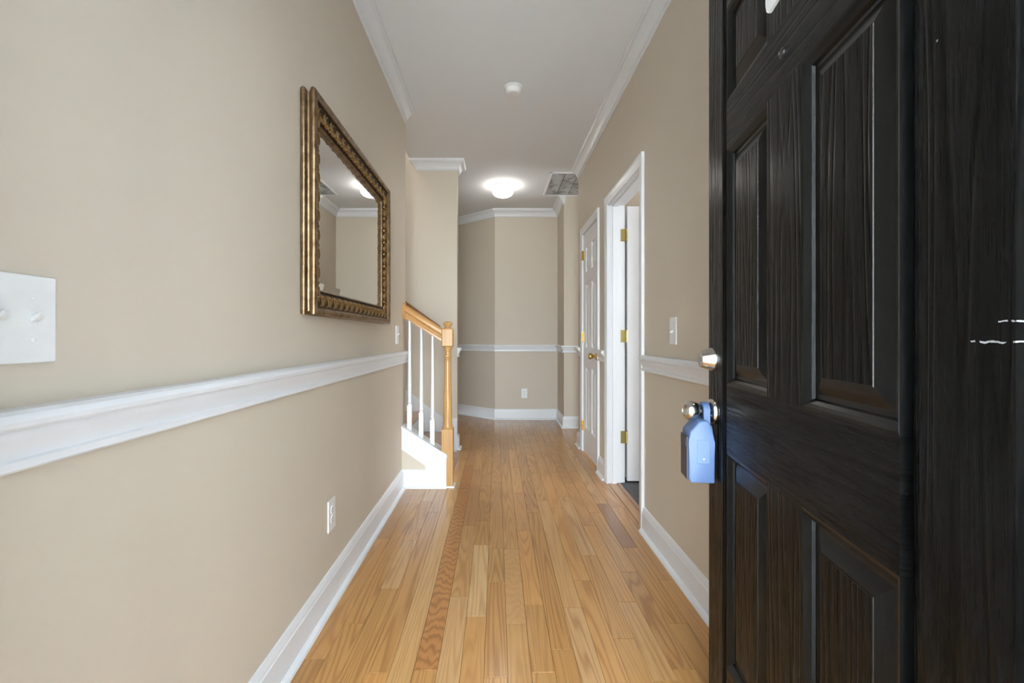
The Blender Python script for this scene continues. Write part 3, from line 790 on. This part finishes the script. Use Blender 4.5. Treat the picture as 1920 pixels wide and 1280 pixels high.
def outlet(loc, facing, label):
    r = wall_frame('wall_outlet', loc, facing); tag(r, label, 'outlet', 'wall outlets'); plate(r, .078, .125)
    for z in (.0195, -.0195):
        bm = bmesh.new(); lathe(bm, [(.0170, -.0050), (.0168, -.0075)], 24, 'y', (0, 0, z)); rc = obj('receptacle', bm, 'white', r)
        bm = bmesh.new(); box(bm, -.0075, -.0055, -.0078, -.007, z - .001, z + .007); box(bm, .0055, .0075, -.0078, -.007, z, z + .006); lathe(bm, [(.0024, -.007), (.0024, -.0078)], 10, 'y', (0, 0, z - .008)); obj('slots', bm, 'shade', rc)
    bm = bmesh.new(); lathe(bm, [(.0034, -.0055), (.003, -.007)], 14, 'y', (0, 0, 0)); obj('screw', bm, 'white', r)
switch((XL, .631, 1.096), '+x', 'wide white double light switch near the front of the left wall', 2, .116, .126)
switch((XL, 3.063, 1.086), '+x', 'narrow white light switch between mirror and stair handrail', 1, .076, .122)
switch((XR, 2.091, 1.099), '-x', 'white light switch on the right wall above the chair rail', 1, .076, .126, False)
outlet((XL, 1.845, .352), '+x', 'white outlet low on the left wall below the mirror')
outlet((.362, YB, .340), '-y', 'white outlet low on the far wall')

# ------------------------------------------------------------------ ceiling things
sd = empty('smoke_detector', (.112, 3.02, CEIL)); tag(sd, 'round white smoke detector on the ceiling above the hallway', 'smoke detector')
bm = bmesh.new(); lathe(bm, [(.060, 0), (.061, -.010), (.059, -.014)], 36); o = obj('base', bm, 'white', sd); sm(o, 30)
bm = bmesh.new(); lathe(bm, [(.0535, -.012), (.0535, -.024), (.050, -.036), (.042, -.044), (.022, -.047), (.001, -.0475)], 36); o = obj('cover', bm, 'white', sd); sm(o, 30)
bm = bmesh.new()
pts = [(.030 * math.cos(R(a)), .030 * math.sin(R(a))) for a in range(190, 351, 16)]; pts += [(.040 * math.cos(R(a)), .040 * math.sin(R(a))) for a in range(350, 189, -16)]
prism(bm, pts, 'z', -.0485, -.040); obj('vent_ridge', bm, 'white', sd)
bm = bmesh.new(); lathe(bm, [(.010, -.046), (.009, -.0495), (.001, -.05)], 20); obj('test_button', bm, 'white', sd)

cl = empty('ceiling_light', (.070, 4.98, CEIL)); tag(cl, 'lit flush-mount ceiling light with white glass dome', 'ceiling light')
bm = bmesh.new(); lathe(bm, [(.098, 0), (.104, -.012), (.104, -.032), (.092, -.036)], 36); o = obj('base', bm, 'white', cl); sm(o, 30)
bm = bmesh.new(); lathe(bm, [(.088, -.034), (.100, -.038), (.112, -.052), (.117, -.068), (.112, -.086), (.097, -.104), (.070, -.119), (.036, -.127), (.001, -.129)], 36); o = obj('glass_dome', bm, 'lamp', cl); sm(o, 60)

def dusty():
    m, nt, p = new_mat('dusty_grille')
    pos = N(nt, 'ShaderNodeNewGeometry').outputs['Position']
    n = noise(nt, pos, 9, 4, .6); mr = N(nt, 'ShaderNodeMapRange'); L(nt, n, mr.inputs[0]); mr.inputs[1].default_value = .48; mr.inputs[2].default_value = .62
    L(nt, mixc(nt, mr.outputs[0], (.66, .66, .65), (.34, .335, .32)), p.inputs['Base Color']); p.inputs['Roughness'].default_value = .8
    return m
M['grime'] = dusty(); M['shadow_gap'] = plain('shadow_grey', (.24, .24, .24), .7)  # second grey stands in for the grille's shadow lines
gr = empty('ceiling_vent', (.80, 4.93, CEIL)); tag(gr, 'white slatted return air grille in the ceiling at the hall end', 'vent')
gx0, gx1, gy0, gy1 = .541 - .80, 1.06 - .80, 4.575 - 4.93, 5.300 - 4.93
fw = .026
bm = bmesh.new(); sweep(bm, [(gx0, gy0), (gx1, gy0)], [(0, 0), (0, -.006), (fw * .4, -.012), (fw, -.010), (fw, 0)])
sweep(bm, [(gx1, gy0), (gx1, gy1)], [(0, 0), (0, -.006), (fw * .4, -.012), (fw, -.010), (fw, 0)])
sweep(bm, [(gx1, gy1), (gx0, gy1)], [(0, 0), (0, -.006), (fw * .4, -.012), (fw, -.010), (fw, 0)])
sweep(bm, [(gx0, gy1), (gx0, gy0)], [(0, 0), (0, -.006), (fw * .4, -.012), (fw, -.010), (fw, 0)])
obj('frame', bm, 'trim', gr)
i0, i1, i2, i3 = gx0 + fw, gx1 - fw, gy0 + fw, gy1 - fw
boxes('rim_shadow', [(i0, i0 + .005, i2, i3, -.007, -.0015), (i1 - .005, i1, i2, i3, -.007, -.0015), (i0, i1, i2, i2 + .005, -.007, -.0015), (i0, i1, i3 - .005, i3, -.007, -.0015)], 'shadow_gap', gr)  # dark strips painted in as the shadow gap inside the frame
boxes('filter', [(gx0 + .004, gx1 - .004, gy0 + .004, gy1 - .004, -.0015, -.0005)], 'grime', gr)
for x in (.70, .833, .955): boxes('divider', [(x - .80 - .0035, x - .80 + .0035, gy0 + fw, gy1 - fw, -.0066, -.0015)], 'shadow_gap', gr)  # dividers coloured dark to carry the shadow lines beside them
bm = bmesh.new(); y = gy0 + fw + .008
while y < gy1 - fw - .004:
    A = [(y, -.0062), (y + .0078, -.0052), (y + .0078, -.0042), (y, -.0052)]
    
    xs = [.541 + fw, .70, .833, .955, 1.06 - fw]
    for xa_, xb_ in zip(xs, xs[1:]): prism(bm, A, 'x', xa_ - .80 + .006, xb_ - .80 - .006)
    y += .0125
o = obj('slat', bm, 'grime', gr); o['kind'] = 'stuff'
